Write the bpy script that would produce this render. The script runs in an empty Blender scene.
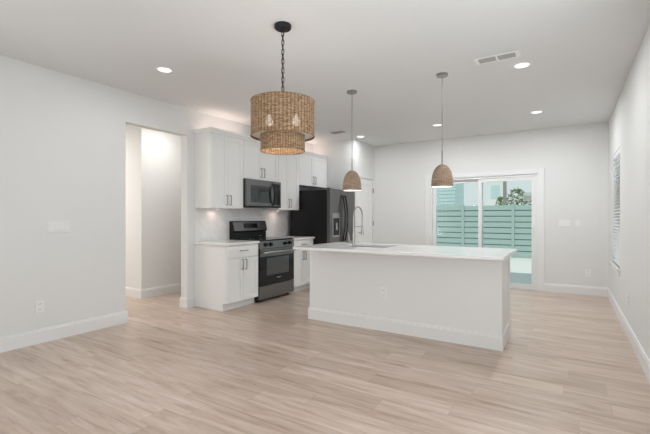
import bpy, bmesh, math, random
from mathutils import Vector, Matrix
PI = math.pi
random.seed(7)
scn = bpy.context.scene
COL = scn.collection

# ------------------------------------------------------------------ camera
cd = bpy.data.cameras.new('camera'); cam = bpy.data.objects.new('camera', cd); COL.objects.link(cam)
cd.sensor_width = 36.0; cd.lens = 390.0 / 650.0 * 36.0; cd.shift_y = 0.0005
cam.location = (0, 0, 1.245); cam.rotation_euler = (PI / 2, 0, math.radians(32.0))
scn.camera = cam
# ------------------------------------------------------------------ exposure
scn.view_settings.view_transform = 'Standard'; scn.view_settings.look = 'None'
scn.view_settings.gamma = 1.0; scn.view_settings.use_curve_mapping = False
scn.view_settings.exposure = -0.13
# ------------------------------------------------------------------ sky, sun, added fill lamps outside the windows
w = bpy.data.worlds.new('sky'); scn.world = w; w.use_nodes = True
bg = w.node_tree.nodes['Background']
bg.inputs['Color'].default_value = (0.92, 0.97, 1.0, 1); bg.inputs['Strength'].default_value = 0.88
sd = bpy.data.lights.new('sun', 'SUN'); sd.energy = 1.6; sd.angle = math.radians(2); sd.color = (1, .97, .92)
so = bpy.data.objects.new('sun', sd); COL.objects.link(so)
so.rotation_euler = (math.radians(38), 0, math.radians(-14))


def area(name, loc, rot, sx, sy, power, color=(1, 1, 1), shape='RECTANGLE', spread=PI):
    l = bpy.data.lights.new(name, 'AREA'); l.shape = shape; l.size = sx
    if shape in ('RECTANGLE', 'ELLIPSE'): l.size_y = sy
    l.energy = power; l.color = color; l.spread = spread
    o = bpy.data.objects.new(name, l); COL.objects.link(o); o.location = loc; o.rotation_euler = rot
    return o


# fill lamps added outside added, unseen windows: one level, one tilted upward
FILL_COLOR = (0.89, 0.95, 1.0)
area('left_added_fill', (-4.75, -1.55, 1.5), (0, -PI / 2, 0), 2.0, 2.6, 24, FILL_COLOR)
area('left_added_upfill', (-5.0, -1.55, 0.55), (0, -PI / 2 - math.radians(38), 0), 1.2, 3.0, 82, FILL_COLOR)
area('front_added_fill', (-0.25, -3.5, 1.5), (PI / 2, 0, 0), 1.2, 2.0, 15, FILL_COLOR)
area('front_added_upfill', (-0.25, -3.75, 0.55), (PI / 2 + math.radians(32), 0, 0), 1.3, 1.2, 46, FILL_COLOR)
area('right_added_fill', (0.86, 1.6, 1.5), (0, PI / 2, 0), 2.0, 2.2, 22, FILL_COLOR)
area('right_added_upfill', (1.1, 1.6, 0.55), (0, PI / 2 + math.radians(38), 0), 1.2, 2.4, 45, FILL_COLOR)

DOWN_POWER = 6.0
DOWN_COLOR = (0.94, 0.97, 1.0)

# ------------------------------------------------------------------ materials
def nt(m):
    return m.node_tree.nodes, m.node_tree.links


def mat(name, color, rough=0.5, metal=0.0, bump=0.0, bscale=60.0, vary=0.0, emit=None, estr=0.0, coat=0.0, spec=0.5, noise_scale=(1, 1, 1)):
    m = bpy.data.materials.new(name); m.use_nodes = True
    n, l = nt(m); b = n['Principled BSDF']
    b.inputs['Base Color'].default_value = (*color, 1); b.inputs['Roughness'].default_value = rough
    b.inputs['Metallic'].default_value = metal; b.inputs['Coat Weight'].default_value = coat
    b.inputs['Specular IOR Level'].default_value = spec
    tc = n.new('ShaderNodeTexCoord'); mp = n.new('ShaderNodeMapping'); mp.inputs['Scale'].default_value = noise_scale
    l.new(tc.outputs['Object'], mp.inputs['Vector'])
    nz = n.new('ShaderNodeTexNoise'); nz.inputs['Scale'].default_value = bscale; nz.inputs['Detail'].default_value = 4
    l.new(mp.outputs['Vector'], nz.inputs['Vector'])
    if vary:
        r = n.new('ShaderNodeMixRGB'); r.inputs[1].default_value = (*[c * (1 - vary) for c in color], 1)
        r.inputs[2].default_value = (*[min(1, c * (1 + vary)) for c in color], 1)
        l.new(nz.outputs['Fac'], r.inputs[0]); l.new(r.outputs[0], b.inputs['Base Color'])
    if bump:
        bp = n.new('ShaderNodeBump'); bp.inputs['Strength'].default_value = bump; bp.inputs['Distance'].default_value = 0.002
        l.new(nz.outputs['Fac'], bp.inputs['Height']); l.new(bp.outputs['Normal'], b.inputs['Normal'])
    if emit:
        b.inputs['Emission Color'].default_value = (*emit, 1); b.inputs['Emission Strength'].default_value = estr
    return m


M = {}
M['wall'] = mat('wall_paint', (0.80, 0.80, 0.785), 0.75, bump=0.06, bscale=220)
M['ceiling'] = mat('ceiling_paint', (0.80, 0.81, 0.81), 0.9, bump=0.1, bscale=160)
M['trim'] = mat('trim_paint', (0.84, 0.84, 0.83), 0.4)
M['cabinet'] = mat('cabinet_paint', (0.88, 0.88, 0.865), 0.38, bump=0.02, bscale=120)
M['islandpaint'] = mat('island_paint', (0.83, 0.825, 0.81), 0.45, bump=0.02, bscale=120)
M['quartz'] = mat('white_quartz', (0.86, 0.85, 0.83), 0.22, bscale=18, vary=0.03, coat=0.1)
M['nickel'] = mat('brushed_nickel', (0.38, 0.365, 0.35), 0.3, 1.0, bscale=200, bump=0.03)
M['pull'] = mat('dark_nickel_pull', (0.27, 0.26, 0.25), 0.35, 1.0)
M['steel'] = mat('dark_stainless', (0.18, 0.176, 0.174), 0.28, 1.0, bscale=40, bump=0.05, noise_scale=(1, 1, 25))
M['steel_mid'] = mat('mid_stainless', (0.20, 0.197, 0.195), 0.3, 1.0, bscale=40, bump=0.05, noise_scale=(1, 25, 1))
M['steel_light'] = mat('stainless', (0.42, 0.41, 0.40), 0.32, 1.0, bscale=40, bump=0.05, noise_scale=(1, 25, 1))
M['black'] = mat('black_enamel', (0.010, 0.010, 0.011), 0.4, bump=0.03, bscale=300, spec=0.3)
M['blackgloss'] = mat('black_glass', (0.008, 0.008, 0.009), 0.1, spec=0.3)
M['mw_window'] = mat('microwave_glass', (0.02, 0.02, 0.02), 0.05, coat=0.25)
M['oven_glass'] = mat('oven_glass', (0.05, 0.05, 0.05), 0.06, coat=0.6)  # base colour lifted to stand in for a reflection in the oven window
M['canopy_black'] = mat('black_iron', (0.012, 0.014, 0.02), 0.5, 0.3)
M['plate'] = mat('white_plastic', (0.865, 0.865, 0.855), 0.3)
M['slot'] = mat('dark_slot', (0.12, 0.12, 0.12), 0.5)
M['vent_white'] = mat('white_enamel', (0.93, 0.93, 0.92), 0.3)
M['vent_dark'] = mat('vent_interior', (0.10, 0.10, 0.10), 0.7)
M['ventgrey'] = mat('grey_vent_metal', (0.45, 0.45, 0.45), 0.5, 0.2)
M['sinkmat'] = mat('sink_steel', (0.55, 0.55, 0.54), 0.28, 1.0, bscale=150, bump=0.03)
M['lampglow'] = mat('lit_diffuser', (0.9, 0.9, 0.88), 0.5, emit=(1.0, 0.98, 0.94), estr=1.6)
M['bulb'] = mat('lit_bulb', (0.9, 0.9, 0.88), 0.3, emit=(1.0, 0.95, 0.88), estr=16.0)
M['bulb_soft'] = mat('soft_bulb', (0.9, 0.9, 0.88), 0.3, emit=(1.0, 0.95, 0.88), estr=2.5)
M['puck'] = mat('lit_puck', (0.9, 0.85, 0.8), 0.3, emit=(1.0, 0.8, 0.66), estr=2.5)
M['lining'] = mat('white_shade_lining', (0.88, 0.86, 0.82), 0.7)
M['vinyl'] = mat('white_vinyl', (0.82, 0.83, 0.82), 0.35)
M['blind'] = mat('blind_slat', (0.85, 0.86, 0.86), 0.45)
M['concrete'] = mat('pale_concrete', (0.72, 0.72, 0.70), 0.85, bump=0.3, bscale=25, vary=0.06)
M['patio'] = mat('shade_toned_patio_concrete', (0.50, 0.545, 0.54), 0.85, bump=0.3, bscale=25, vary=0.06)  # concrete toned down, its colour carries the shade beside the house
M['sand'] = mat('white_gravel', (0.80, 0.80, 0.77), 0.9, bump=0.5, bscale=40, vary=0.06)
M['fence'] = mat('teal_grey_vinyl', (0.39, 0.505, 0.485), 0.5, bscale=3, vary=0.08, noise_scale=(1, 1, 14))
M['fence_gap_shade'] = mat('teal_gap_shade', (0.17, 0.25, 0.24), 0.7)  # darker teal stands in for the shade between the slats
M['siding'] = mat('pale_teal_siding', (0.55, 0.72, 0.73), 0.6, bscale=2, vary=0.04)
M['whitehouse'] = mat('white_stucco', (0.80, 0.81, 0.80), 0.8, bump=0.3, bscale=50)
M['roofing'] = mat('pale_roofing', (0.62, 0.62, 0.60), 0.8, bscale=30, vary=0.15)
M['leaf'] = mat('leaf_green', (0.22, 0.30, 0.12), 0.6, bscale=6, vary=0.4)
M['bark'] = mat('bark', (0.25, 0.20, 0.16), 0.9, bump=0.5, bscale=30)
M['pole'] = mat('weathered_pole', (0.30, 0.29, 0.28), 0.8, bscale=20, vary=0.15)
M['exterior'] = mat('exterior_stucco', (0.7, 0.7, 0.68), 0.9)


def make_glass(name, tint, refl):
    m = bpy.data.materials.new(name); m.use_nodes = True; n, l = nt(m)
    n.remove(n['Principled BSDF']); out = n['Material Output']
    t = n.new('ShaderNodeBsdfTransparent'); t.inputs['Color'].default_value = (*tint, 1)
    g = n.new('ShaderNodeBsdfGlossy'); g.inputs['Roughness'].default_value = 0.02; g.inputs['Color'].default_value = (1, 1, 1, 1)
    fr = n.new('ShaderNodeFresnel'); fr.inputs['IOR'].default_value = refl
    mx = n.new('ShaderNodeMixShader')
    l.new(fr.outputs[0], mx.inputs[0]); l.new(t.outputs[0], mx.inputs[1]); l.new(g.outputs[0], mx.inputs[2])
    l.new(mx.outputs[0], out.inputs['Surface'])
    return m


M['glass'] = make_glass('pale_green_glass', (0.92, 0.97, 0.955), 1.22)


def floor_mat():
    m = bpy.data.materials.new('light_oak_planks'); m.use_nodes = True; n, l = nt(m); b = n['Principled BSDF']
    tc = n.new('ShaderNodeTexCoord')
    br = n.new('ShaderNodeTexBrick'); br.offset = 0.0; br.offset_frequency = 1
    br.inputs['Color1'].default_value = (0, 0, 0, 1); br.inputs['Color2'].default_value = (1, 1, 1, 1)
    br.inputs['Mortar'].default_value = (0.5, 0.5, 0.5, 1)
    br.inputs['Scale'].default_value = 1.0; br.inputs['Mortar Size'].default_value = 0.0014
    br.inputs['Brick Width'].default_value = 1.35; br.inputs['Row Height'].default_value = 0.178
    sp = n.new('ShaderNodeSeparateXYZ'); l.new(tc.outputs['Object'], sp.inputs[0])
    dv = n.new('ShaderNodeMath'); dv.operation = 'DIVIDE'; dv.inputs[1].default_value = 0.178; l.new(sp.outputs['Y'], dv.inputs[0])
    fl = n.new('ShaderNodeMath'); fl.operation = 'FLOOR'; l.new(dv.outputs[0], fl.inputs[0])
    wn = n.new('ShaderNodeTexWhiteNoise'); wn.noise_dimensions = '1D'; l.new(fl.outputs[0], wn.inputs['W'])
    ma = n.new('ShaderNodeMath'); ma.operation = 'MULTIPLY_ADD'; ma.inputs[1].default_value = 1.35; l.new(wn.outputs['Value'], ma.inputs[0]); l.new(sp.outputs['X'], ma.inputs[2])
    cx_ = n.new('ShaderNodeCombineXYZ'); l.new(ma.outputs[0], cx_.inputs['X']); l.new(sp.outputs['Y'], cx_.inputs['Y'])
    l.new(cx_.outputs[0], br.inputs['Vector'])
    # offset the grain per plank
    sc = n.new('ShaderNodeVectorMath'); sc.operation = 'SCALE'; sc.inputs['Scale'].default_value = 37.0
    l.new(br.outputs['Color'], sc.inputs[0])
    ad = n.new('ShaderNodeVectorMath'); ad.operation = 'ADD'
    l.new(tc.outputs['Object'], ad.inputs[0]); l.new(sc.outputs[0], ad.inputs[1])
    mp = n.new('ShaderNodeMapping'); mp.inputs['Scale'].default_value = (0.9, 9.0, 1.0); l.new(ad.outputs[0], mp.inputs['Vector'])
    nz = n.new('ShaderNodeTexNoise'); nz.inputs['Scale'].default_value = 2.2; nz.inputs['Detail'].default_value = 7; nz.inputs['Roughness'].default_value = 0.62
    nz.inputs['Distortion'].default_value = 0.6
    l.new(mp.outputs[0], nz.inputs['Vector'])
    cr = n.new('ShaderNodeValToRGB'); l.new(nz.outputs['Fac'], cr.inputs[0])
    e = cr.color_ramp.elements
    e[0].position = 0.28; e[0].color = (0.39, 0.28, 0.21, 1); e[1].position = 0.68; e[1].color = (0.69, 0.57, 0.49, 1)
    x = e.new(0.46); x.color = (0.57, 0.445, 0.36, 1)
    # plank tone
    hs = n.new('ShaderNodeMixRGB'); hs.blend_type = 'MULTIPLY'; hs.inputs[0].default_value = 1.0
    tr = n.new('ShaderNodeValToRGB'); tr.color_ramp.elements[0].color = (0.88, 0.855, 0.83, 1); tr.color_ramp.elements[1].color = (1.05, 1.05, 1.06, 1)
    l.new(br.outputs['Color'], tr.inputs[0]); l.new(cr.outputs[0], hs.inputs[1]); l.new(tr.outputs[0], hs.inputs[2])
    # knots
    mp2 = n.new('ShaderNodeMapping'); mp2.inputs['Scale'].default_value = (1.6, 4.2, 1); l.new(ad.outputs[0], mp2.inputs['Vector'])
    vo = n.new('ShaderNodeTexVoronoi'); vo.inputs['Scale'].default_value = 1.0; l.new(mp2.outputs[0], vo.inputs['Vector'])
    kr = n.new('ShaderNodeValToRGB'); kr.color_ramp.elements[0].position = 0.02; kr.color_ramp.elements[1].position = 0.17
    kr.color_ramp.elements[0].color = (0.66, 0.58, 0.52, 1); kr.color_ramp.elements[1].color = (1, 1, 1, 1)
    l.new(vo.outputs['Distance'], kr.inputs[0])
    kn = n.new('ShaderNodeMixRGB'); kn.blend_type = 'MULTIPLY'; kn.inputs[0].default_value = 0.8
    l.new(hs.outputs[0], kn.inputs[1]); l.new(kr.outputs[0], kn.inputs[2])
    # seams
    sm = n.new('ShaderNodeMixRGB'); sm.inputs[2].default_value = (0.33, 0.25, 0.18, 1)
    mu = n.new('ShaderNodeMath'); mu.operation = 'MULTIPLY'; mu.inputs[1].default_value = 0.5
    l.new(br.outputs['Fac'], mu.inputs[0]); l.new(mu.outputs[0], sm.inputs[0]); l.new(kn.outputs[0], sm.inputs[1])
    l.new(sm.outputs[0], b.inputs['Base Color'])
    b.inputs['Roughness'].default_value = 0.30; b.inputs['Specular IOR Level'].default_value = 0.45
    bp = n.new('ShaderNodeBump'); bp.inputs['Strength'].default_value = 0.12; bp.inputs['Distance'].default_value = 0.0015
    l.new(nz.outputs['Fac'], bp.inputs['Height']); l.new(bp.outputs[0], b.inputs['Normal'])
    return m


M['floor'] = floor_mat()


def tile_mat():
    m = bpy.data.materials.new('white_marble_mosaic'); m.use_nodes = True; n, l = nt(m); b = n['Principled BSDF']
    tc = n.new('ShaderNodeTexCoord'); sp = n.new('ShaderNodeSeparateXYZ'); cb = n.new('ShaderNodeCombineXYZ')
    l.new(tc.outputs['Object'], sp.inputs[0]); l.new(sp.outputs['Y'], cb.inputs['X']); l.new(sp.outputs['Z'], cb.inputs['Y'])
    mp = n.new('ShaderNodeMapping'); mp.inputs['Rotation'].default_value = (0, 0, PI / 4); l.new(cb.outputs[0], mp.inputs['Vector'])
    br = n.new('ShaderNodeTexBrick'); br.inputs['Scale'].default_value = 1; br.inputs['Brick Width'].default_value = 0.15; br.inputs['Row Height'].default_value = 0.05
    br.inputs['Mortar Size'].default_value = 0.002; br.inputs['Color1'].default_value = (0.80, 0.795, 0.785, 1); br.inputs['Color2'].default_value = (0.89, 0.885, 0.875, 1)
    br.inputs['Mortar'].default_value = (0.76, 0.75, 0.735, 1)
    l.new(mp.outputs[0], br.inputs['Vector']); l.new(br.outputs['Color'], b.inputs['Base Color'])
    b.inputs['Roughness'].default_value = 0.28
    bp = n.new('ShaderNodeBump'); bp.invert = True; bp.inputs['Strength'].default_value = 0.4; bp.inputs['Distance'].default_value = 0.002
    l.new(br.outputs['Fac'], bp.inputs['Height']); l.new(bp.outputs[0], b.inputs['Normal'])
    return m


M['tile'] = tile_mat()


def weave_mat(name, radius, col_a, col_b, row, width, ribs, holes, blotch=0.9, stretch=2.5):
    """Seagrass wound in rows over upright ribs; the rows are mapped round the shade's axis."""
    m = bpy.data.materials.new(name); m.use_nodes = True; n, l = nt(m); b = n['Principled BSDF']; out = n['Material Output']
    tc = n.new('ShaderNodeTexCoord'); sp = n.new('ShaderNodeSeparateXYZ'); l.new(tc.outputs['Object'], sp.inputs[0])
    at = n.new('ShaderNodeMath'); at.operation = 'ARCTAN2'; l.new(sp.outputs['Y'], at.inputs[0]); l.new(sp.outputs['X'], at.inputs[1])
    mr = n.new('ShaderNodeMath'); mr.operation = 'MULTIPLY'; mr.inputs[1].default_value = radius; l.new(at.outputs[0], mr.inputs[0])
    cb = n.new('ShaderNodeCombineXYZ'); l.new(mr.outputs[0], cb.inputs['X']); l.new(sp.outputs['Z'], cb.inputs['Y'])
    br = n.new('ShaderNodeTexBrick'); br.offset = 0.5; br.inputs['Scale'].default_value = 1; br.inputs['Brick Width'].default_value = width
    br.inputs['Row Height'].default_value = row; br.inputs['Mortar Size'].default_value = row * 0.14; br.inputs['Mortar Smooth'].default_value = 0.4
    br.inputs['Color1'].default_value = (*col_a, 1); br.inputs['Color2'].default_value = (*col_b, 1)
    br.inputs['Mortar'].default_value = (*[c * 0.30 for c in col_a], 1)
    l.new(cb.outputs[0], br.inputs['Vector'])
    nz = n.new('ShaderNodeTexNoise'); nz.inputs['Scale'].default_value = 45 if stretch < 5 else 14; nz.inputs['Detail'].default_value = 5
    mp = n.new('ShaderNodeMapping'); mp.inputs['Scale'].default_value = (1, 1, stretch); l.new(tc.outputs['Object'], mp.inputs['Vector']); l.new(mp.outputs[0], nz.inputs['Vector'])
    cr = n.new('ShaderNodeValToRGB'); cr.color_ramp.elements[0].position = 0.3; cr.color_ramp.elements[0].color = (0.55, 0.50, 0.45, 1)
    cr.color_ramp.elements[1].position = 0.7; cr.color_ramp.elements[1].color = (1.25, 1.22, 1.18, 1); l.new(nz.outputs['Fac'], cr.inputs[0])
    mx = n.new('ShaderNodeMixRGB'); mx.blend_type = 'MULTIPLY'; mx.inputs[0].default_value = blotch
    l.new(br.outputs['Color'], mx.inputs[1]); l.new(cr.outputs[0], mx.inputs[2])
    last = mx.outputs[0]
    if ribs:
        sn = n.new('ShaderNodeMath'); sn.operation = 'SINE'; ms = n.new('ShaderNodeMath'); ms.operation = 'MULTIPLY'; ms.inputs[1].default_value = 2 * PI / ribs
        l.new(mr.outputs[0], ms.inputs[0]); l.new(ms.outputs[0], sn.inputs[0])
        rr = n.new('ShaderNodeValToRGB'); rr.color_ramp.elements[0].position = 0.55; rr.color_ramp.elements[0].color = (1, 1, 1, 1)
        rr.color_ramp.elements[1].position = 0.98; rr.color_ramp.elements[1].color = (0.50, 0.44, 0.38, 1)
        l.new(sn.outputs[0], rr.inputs[0])
        m2 = n.new('ShaderNodeMixRGB'); m2.blend_type = 'MULTIPLY'; m2.inputs[0].default_value = 1.0
        l.new(last, m2.inputs[1]); l.new(rr.outputs[0], m2.inputs[2]); last = m2.outputs[0]
    l.new(last, b.inputs['Base Color']); b.inputs['Roughness'].default_value = 0.8; b.inputs['Specular IOR Level'].default_value = 0.2
    bp = n.new('ShaderNodeBump'); bp.invert = True; bp.inputs['Strength'].default_value = 0.6; bp.inputs['Distance'].default_value = 0.003
    l.new(br.outputs['Fac'], bp.inputs['Height']); l.new(bp.outputs[0], b.inputs['Normal'])
    if holes:
        tr = n.new('ShaderNodeBsdfTransparent'); ms2 = n.new('ShaderNodeMixShader'); mm = n.new('ShaderNodeMath'); mm.operation = 'MULTIPLY'; mm.inputs[1].default_value = holes
        l.new(br.outputs['Fac'], mm.inputs[0]); l.new(mm.outputs[0], ms2.inputs[0]); l.new(b.outputs[0], ms2.inputs[1]); l.new(tr.outputs[0], ms2.inputs[2])
        l.new(ms2.outputs[0], out.inputs['Surface'])
    return m


M['drum'] = weave_mat('seagrass_weave', 0.25, (0.37, 0.24, 0.14), (0.64, 0.45, 0.29), 0.0085, 0.029, 0.029, 0.38, 0.6)
M['dome'] = weave_mat('coiled_seagrass', 0.11, (0.42, 0.305, 0.225), (0.56, 0.42, 0.315), 0.012, 0.05, 0, 0, 0.55, 9.0)

# ------------------------------------------------------------------ mesh helpers (all in world coordinates)
def BM():
    return bmesh.new()


def box(bm, x0, x1, y0, y1, z0, z1, bev=0.0):
    if x0 > x1: x0, x1 = x1, x0
    if y0 > y1: y0, y1 = y1, y0
    if z0 > z1: z0, z1 = z1, z0
    v = [bm.verts.new(p) for p in ((x0, y0, z0), (x1, y0, z0), (x1, y1, z0), (x0, y1, z0), (x0, y0, z1), (x1, y0, z1), (x1, y1, z1), (x0, y1, z1))]
    fs = [bm.faces.new([v[i] for i in q]) for q in ((0, 3, 2, 1), (4, 5, 6, 7), (0, 1, 5, 4), (1, 2, 6, 5), (2, 3, 7, 6), (3, 0, 4, 7))]
    if bev:
        es = list({e for f in fs for e in f.edges})
        bmesh.ops.bevel(bm, geom=es, offset=bev, segments=2, affect='EDGES', profile=0.5)


def prism(bm, pts, axis, a, b):
    """extrude a 2D outline along an axis; pts are the two remaining coordinates in xyz order"""
    def P(p, t):
        return {'x': (t, p[0], p[1]), 'y': (p[0], t, p[1]), 'z': (p[0], p[1], t)}[axis]
    A = [bm.verts.new(P(p, a)) for p in pts]; B = [bm.verts.new(P(p, b)) for p in pts]
    n = len(pts)
    bm.faces.new(A); bm.faces.new(B[::-1])
    for i in range(n): bm.faces.new((A[i], B[i], B[(i + 1) % n], A[(i + 1) % n]))


def tube(bm, pts, r, seg=10, cap=True):
    pts = [Vector(p) for p in pts]; rings = []
    rr = r if isinstance(r, (list, tuple)) else [r] * len(pts)
    up = None
    for i, p in enumerate(pts):
        t = (pts[min(i + 1, len(pts) - 1)] - pts[max(i - 1, 0)]).normalized()
        if up is None:
            up = Vector((0, 0, 1)) if abs(t.z) < 0.9 else Vector((1, 0, 0))
        a = (up - t * up.dot(t)).normalized(); b = t.cross(a); up = a
        rings.append([bm.verts.new(p + (a * math.cos(2 * PI * k / seg) + b * math.sin(2 * PI * k / seg)) * rr[i]) for k in range(seg)])
    for A, B in zip(rings, rings[1:]):
        for k in range(seg): bm.faces.new((A[k], A[(k + 1) % seg], B[(k + 1) % seg], B[k]))
    if cap:
        bm.faces.new(rings[0][::-1]); bm.faces.new(rings[-1])


def lathe(bm, prof, c, seg=48, closed=False):
    """prof = [(radius, z)...] round a vertical axis through c=(x,y)"""
    rings = []
    for r, z in prof:
        if r < 1e-6: rings.append([bm.verts.new((c[0], c[1], z))])
        else: rings.append([bm.verts.new((c[0] + r * math.cos(2 * PI * k / seg), c[1] + r * math.sin(2 * PI * k / seg), z)) for k in range(seg)])
    pairs = list(zip(rings, rings[1:]))
    if closed: pairs.append((rings[-1], rings[0]))
    for A, B in pairs:
        for k in range(seg):
            q = [A[k % len(A)], A[(k + 1) % len(A)], B[(k + 1) % len(B)], B[k % len(B)]]
            q2 = []
            for v in q:
                if v not in q2: q2.append(v)
            if len(q2) >= 3: bm.faces.new(q2)


def torus(bm, c, R, r, mtx=None, seg=20, sub=8, stretch=0.0):
    """a chain link: ring of radius R stretched along local z"""
    rings = []
    for i in range(seg):
        a = 2 * PI * i / seg
        cen = Vector((R * math.cos(a), 0, R * math.sin(a) + (stretch if math.sin(a) > 0 else -stretch)))
        d = Vector((math.cos(a), 0, math.sin(a)))
        ring = []
        for k in range(sub):
            b = 2 * PI * k / sub
            p = cen + d * (r * math.cos(b)) + Vector((0, 1, 0)) * (r * math.sin(b))
            if mtx is not None: p = mtx @ p
            ring.append(bm.verts.new(p + Vector(c)))
        rings.append(ring)
    for i in range(seg):
        A, B = rings[i], rings[(i + 1) % seg]
        for k in range(sub): bm.faces.new((A[k], A[(k + 1) % sub], B[(k + 1) % sub], B[k]))


def grid_solid(bm, axis, t0, t1, u0, u1, v0, v1, holes=()):
    """a slab of thickness t0..t1 along axis with rectangular holes (u0,u1,v0,v1)"""
    us = sorted({u0, u1, *[h[0] for h in holes], *[h[1] for h in holes]}); vs = sorted({v0, v1, *[h[2] for h in holes], *[h[3] for h in holes]})
    us = [u for u in us if u0 <= u <= u1]; vs = [v for v in vs if v0 <= v <= v1]
    def P(t, u, v):
        return {'x': (t, u, v), 'y': (u, t, v), 'z': (u, v, t)}[axis]
    vd = {}
    def V(t, i, j):
        k = (t, i, j)
        if k not in vd: vd[k] = bm.verts.new(P(t, us[i], vs[j]))
        return vd[k]
    def solid(i, j):
        if not (0 <= i < len(us) - 1 and 0 <= j < len(vs) - 1): return False
        cu = (us[i] + us[i + 1]) / 2; cv = (vs[j] + vs[j + 1]) / 2
        return not any(h[0] < cu < h[1] and h[2] < cv < h[3] for h in holes)
    for i in range(len(us) - 1):
        for j in range(len(vs) - 1):
            if not solid(i, j): continue
            for t in (t0, t1): bm.faces.new((V(t, i, j), V(t, i + 1, j), V(t, i + 1, j + 1), V(t, i, j + 1)))
            for di, dj, a, b in ((-1, 0, (i, j), (i, j + 1)), (1, 0, (i + 1, j), (i + 1, j + 1)), (0, -1, (i, j), (i + 1, j)), (0, 1, (i, j + 1), (i + 1, j + 1))):
                if not solid(i + di, j + dj): bm.faces.new((V(t0, *a), V(t0, *b), V(t1, *b), V(t1, *a)))


def wpos(o):
    v = Vector((0, 0, 0))
    while o: v += o.location; o = o.parent
    return v


def obj(name, bm, m, parent=None, smooth=False, origin=None):
    bmesh.ops.recalc_face_normals(bm, faces=bm.faces[:])
    me = bpy.data.meshes.new(name)
    off = wpos(parent) if parent else Vector(origin or (0, 0, 0))
    bmesh.ops.translate(bm, verts=bm.verts[:], vec=-off)
    bm.to_mesh(me); bm.free(); me.materials.append(m)
    if smooth:
        me.polygons.foreach_set('use_smooth', [True] * len(me.polygons))
    o = bpy.data.objects.new(name, me); COL.objects.link(o)
    if smooth == 'angle':
        me.set_sharp_from_angle(angle=math.radians(35))
    if parent: o.parent = parent
    else: o.location = off
    return o


def tag(o, label, cat, group=None):
    o['label'] = label; o['category'] = cat
    if group: o['group'] = group
    return o


def thing(name, loc, label, cat, group=None):
    o = bpy.data.objects.new(name, None); COL.objects.link(o); o.location = loc; o.empty_display_size = 0.1
    return tag(o, label, cat, group)


def struct(name, bm, m, parent=None, smooth=False):
    o = obj(name, bm, m, parent, smooth)
    if not parent: o['kind'] = 'structure'
    return o


def copy_tree(o, parent=None):
    c = o.copy(); COL.objects.link(c)
    if parent: c.parent = parent
    for ch in list(o.children): copy_tree(ch, c)
    return c


def dup(o, loc, rz, label, group=None):
    c = copy_tree(o); c.location = loc; c.rotation_euler = (0, 0, rz); c['label'] = label
    if group: c['group'] = group
    return c


# ------------------------------------------------------------------ the setting
XL, XR, YB, YF, ZC = -4.44, 0.53, 7.52, -3.2, 2.74
PX, PY = -3.465, 6.64                                    # pantry closet corner
b = BM(); box(b, -8.2, XR + 0.15, YF - 0.15, YB + 0.12, -0.1, 0.0); struct('floor', b, M['floor'])
b = BM(); box(b, -8.2, XR + 0.15, YF - 0.15, YB + 0.12, ZC, ZC + 0.2); struct('ceiling', b, M['ceiling'])
OP0, OP1, OPH = 2.66, 3.535, 2.375
RW = (0.5, 2.7, 0.45, 2.5); LW = (-2.9, -0.2, 0.45, 2.5); FW = (-0.9, 0.4, 0.45, 2.5)  # openings added out of view to let the fill lamps in
b = BM(); grid_solid(b, 'x', XL - 0.125, XL, YF, YB, 0, ZC, [(OP0, OP1, -1, OPH), LW]); struct('wall_left', b, M['wall'])
WY0, WY1, WZ0, WZ1 = 5.93, 6.90, 0.62, 2.11
b = BM(); grid_solid(b, 'x', XR, XR + 0.15, YF, YB, 0, ZC, [(WY0, WY1, WZ0, WZ1), RW]); struct('wall_right', b, M['wall'])
DX0, DX1, DZ1 = -2.285, -0.443, 1.985
b = BM(); grid_solid(b, 'y', YB, YB + 0.12, -8.2, XR + 0.15, 0, ZC, [(DX0, DX1, -1, DZ1)]); struct('wall_back', b, M['wall'])
b = BM(); grid_solid(b, 'y', YF - 0.12, YF, -8.2, XR + 0.15, 0, ZC, [FW]); struct('wall_front', b, M['wall'])
# pantry closet in the corner behind the refrigerator
PD0, PD1, PDH = 6.74, 7.44, 2.03
b = BM()
grid_solid(b, 'x', PX - 0.1, PX, PY, YB, 0, ZC, [(PD0, PD1, -1, PDH)])
box(b, XL, PX - 0.1, PY, PY + 0.1, 0, ZC)
struct('wall_pantry', b, M['wall'])
# hall behind the wall opening
HX, HY = -5.54, 3.57
b = BM(); box(b, HX - 0.12, HX, HY, YB, 0, ZC); box(b, -8.2, HX - 0.12, HY, HY + 0.12, 0, ZC); struct('wall_hall', b, M['wall'])
b = BM(); box(b, -8.2, XL - 0.125, 1.3, 1.42, 0, ZC); box(b, -8.2, -8.08, 1.42, HY, 0, ZC); struct('wall_hall_side', b, M['wall'])


def baseboard(name, runs):
    """runs: (axis, wall coordinate, outward sign, from, to)"""
    b = BM()
    for ax, c, s, a, e in runs:
        prof = [(0, 0), (0.016 * s, 0), (0.016 * s, 0.118), (0.011 * s, 0.128), (0.011 * s, 0.138), (0, 0.142)]
        if ax == 'y': prism(b, [(c + p[0], p[1]) for p in prof], 'y', a, e)
        else: prism(b, [(c + p[0], p[1]) for p in prof], 'x', a, e)
    return struct(name, b, M['trim'])


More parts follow.
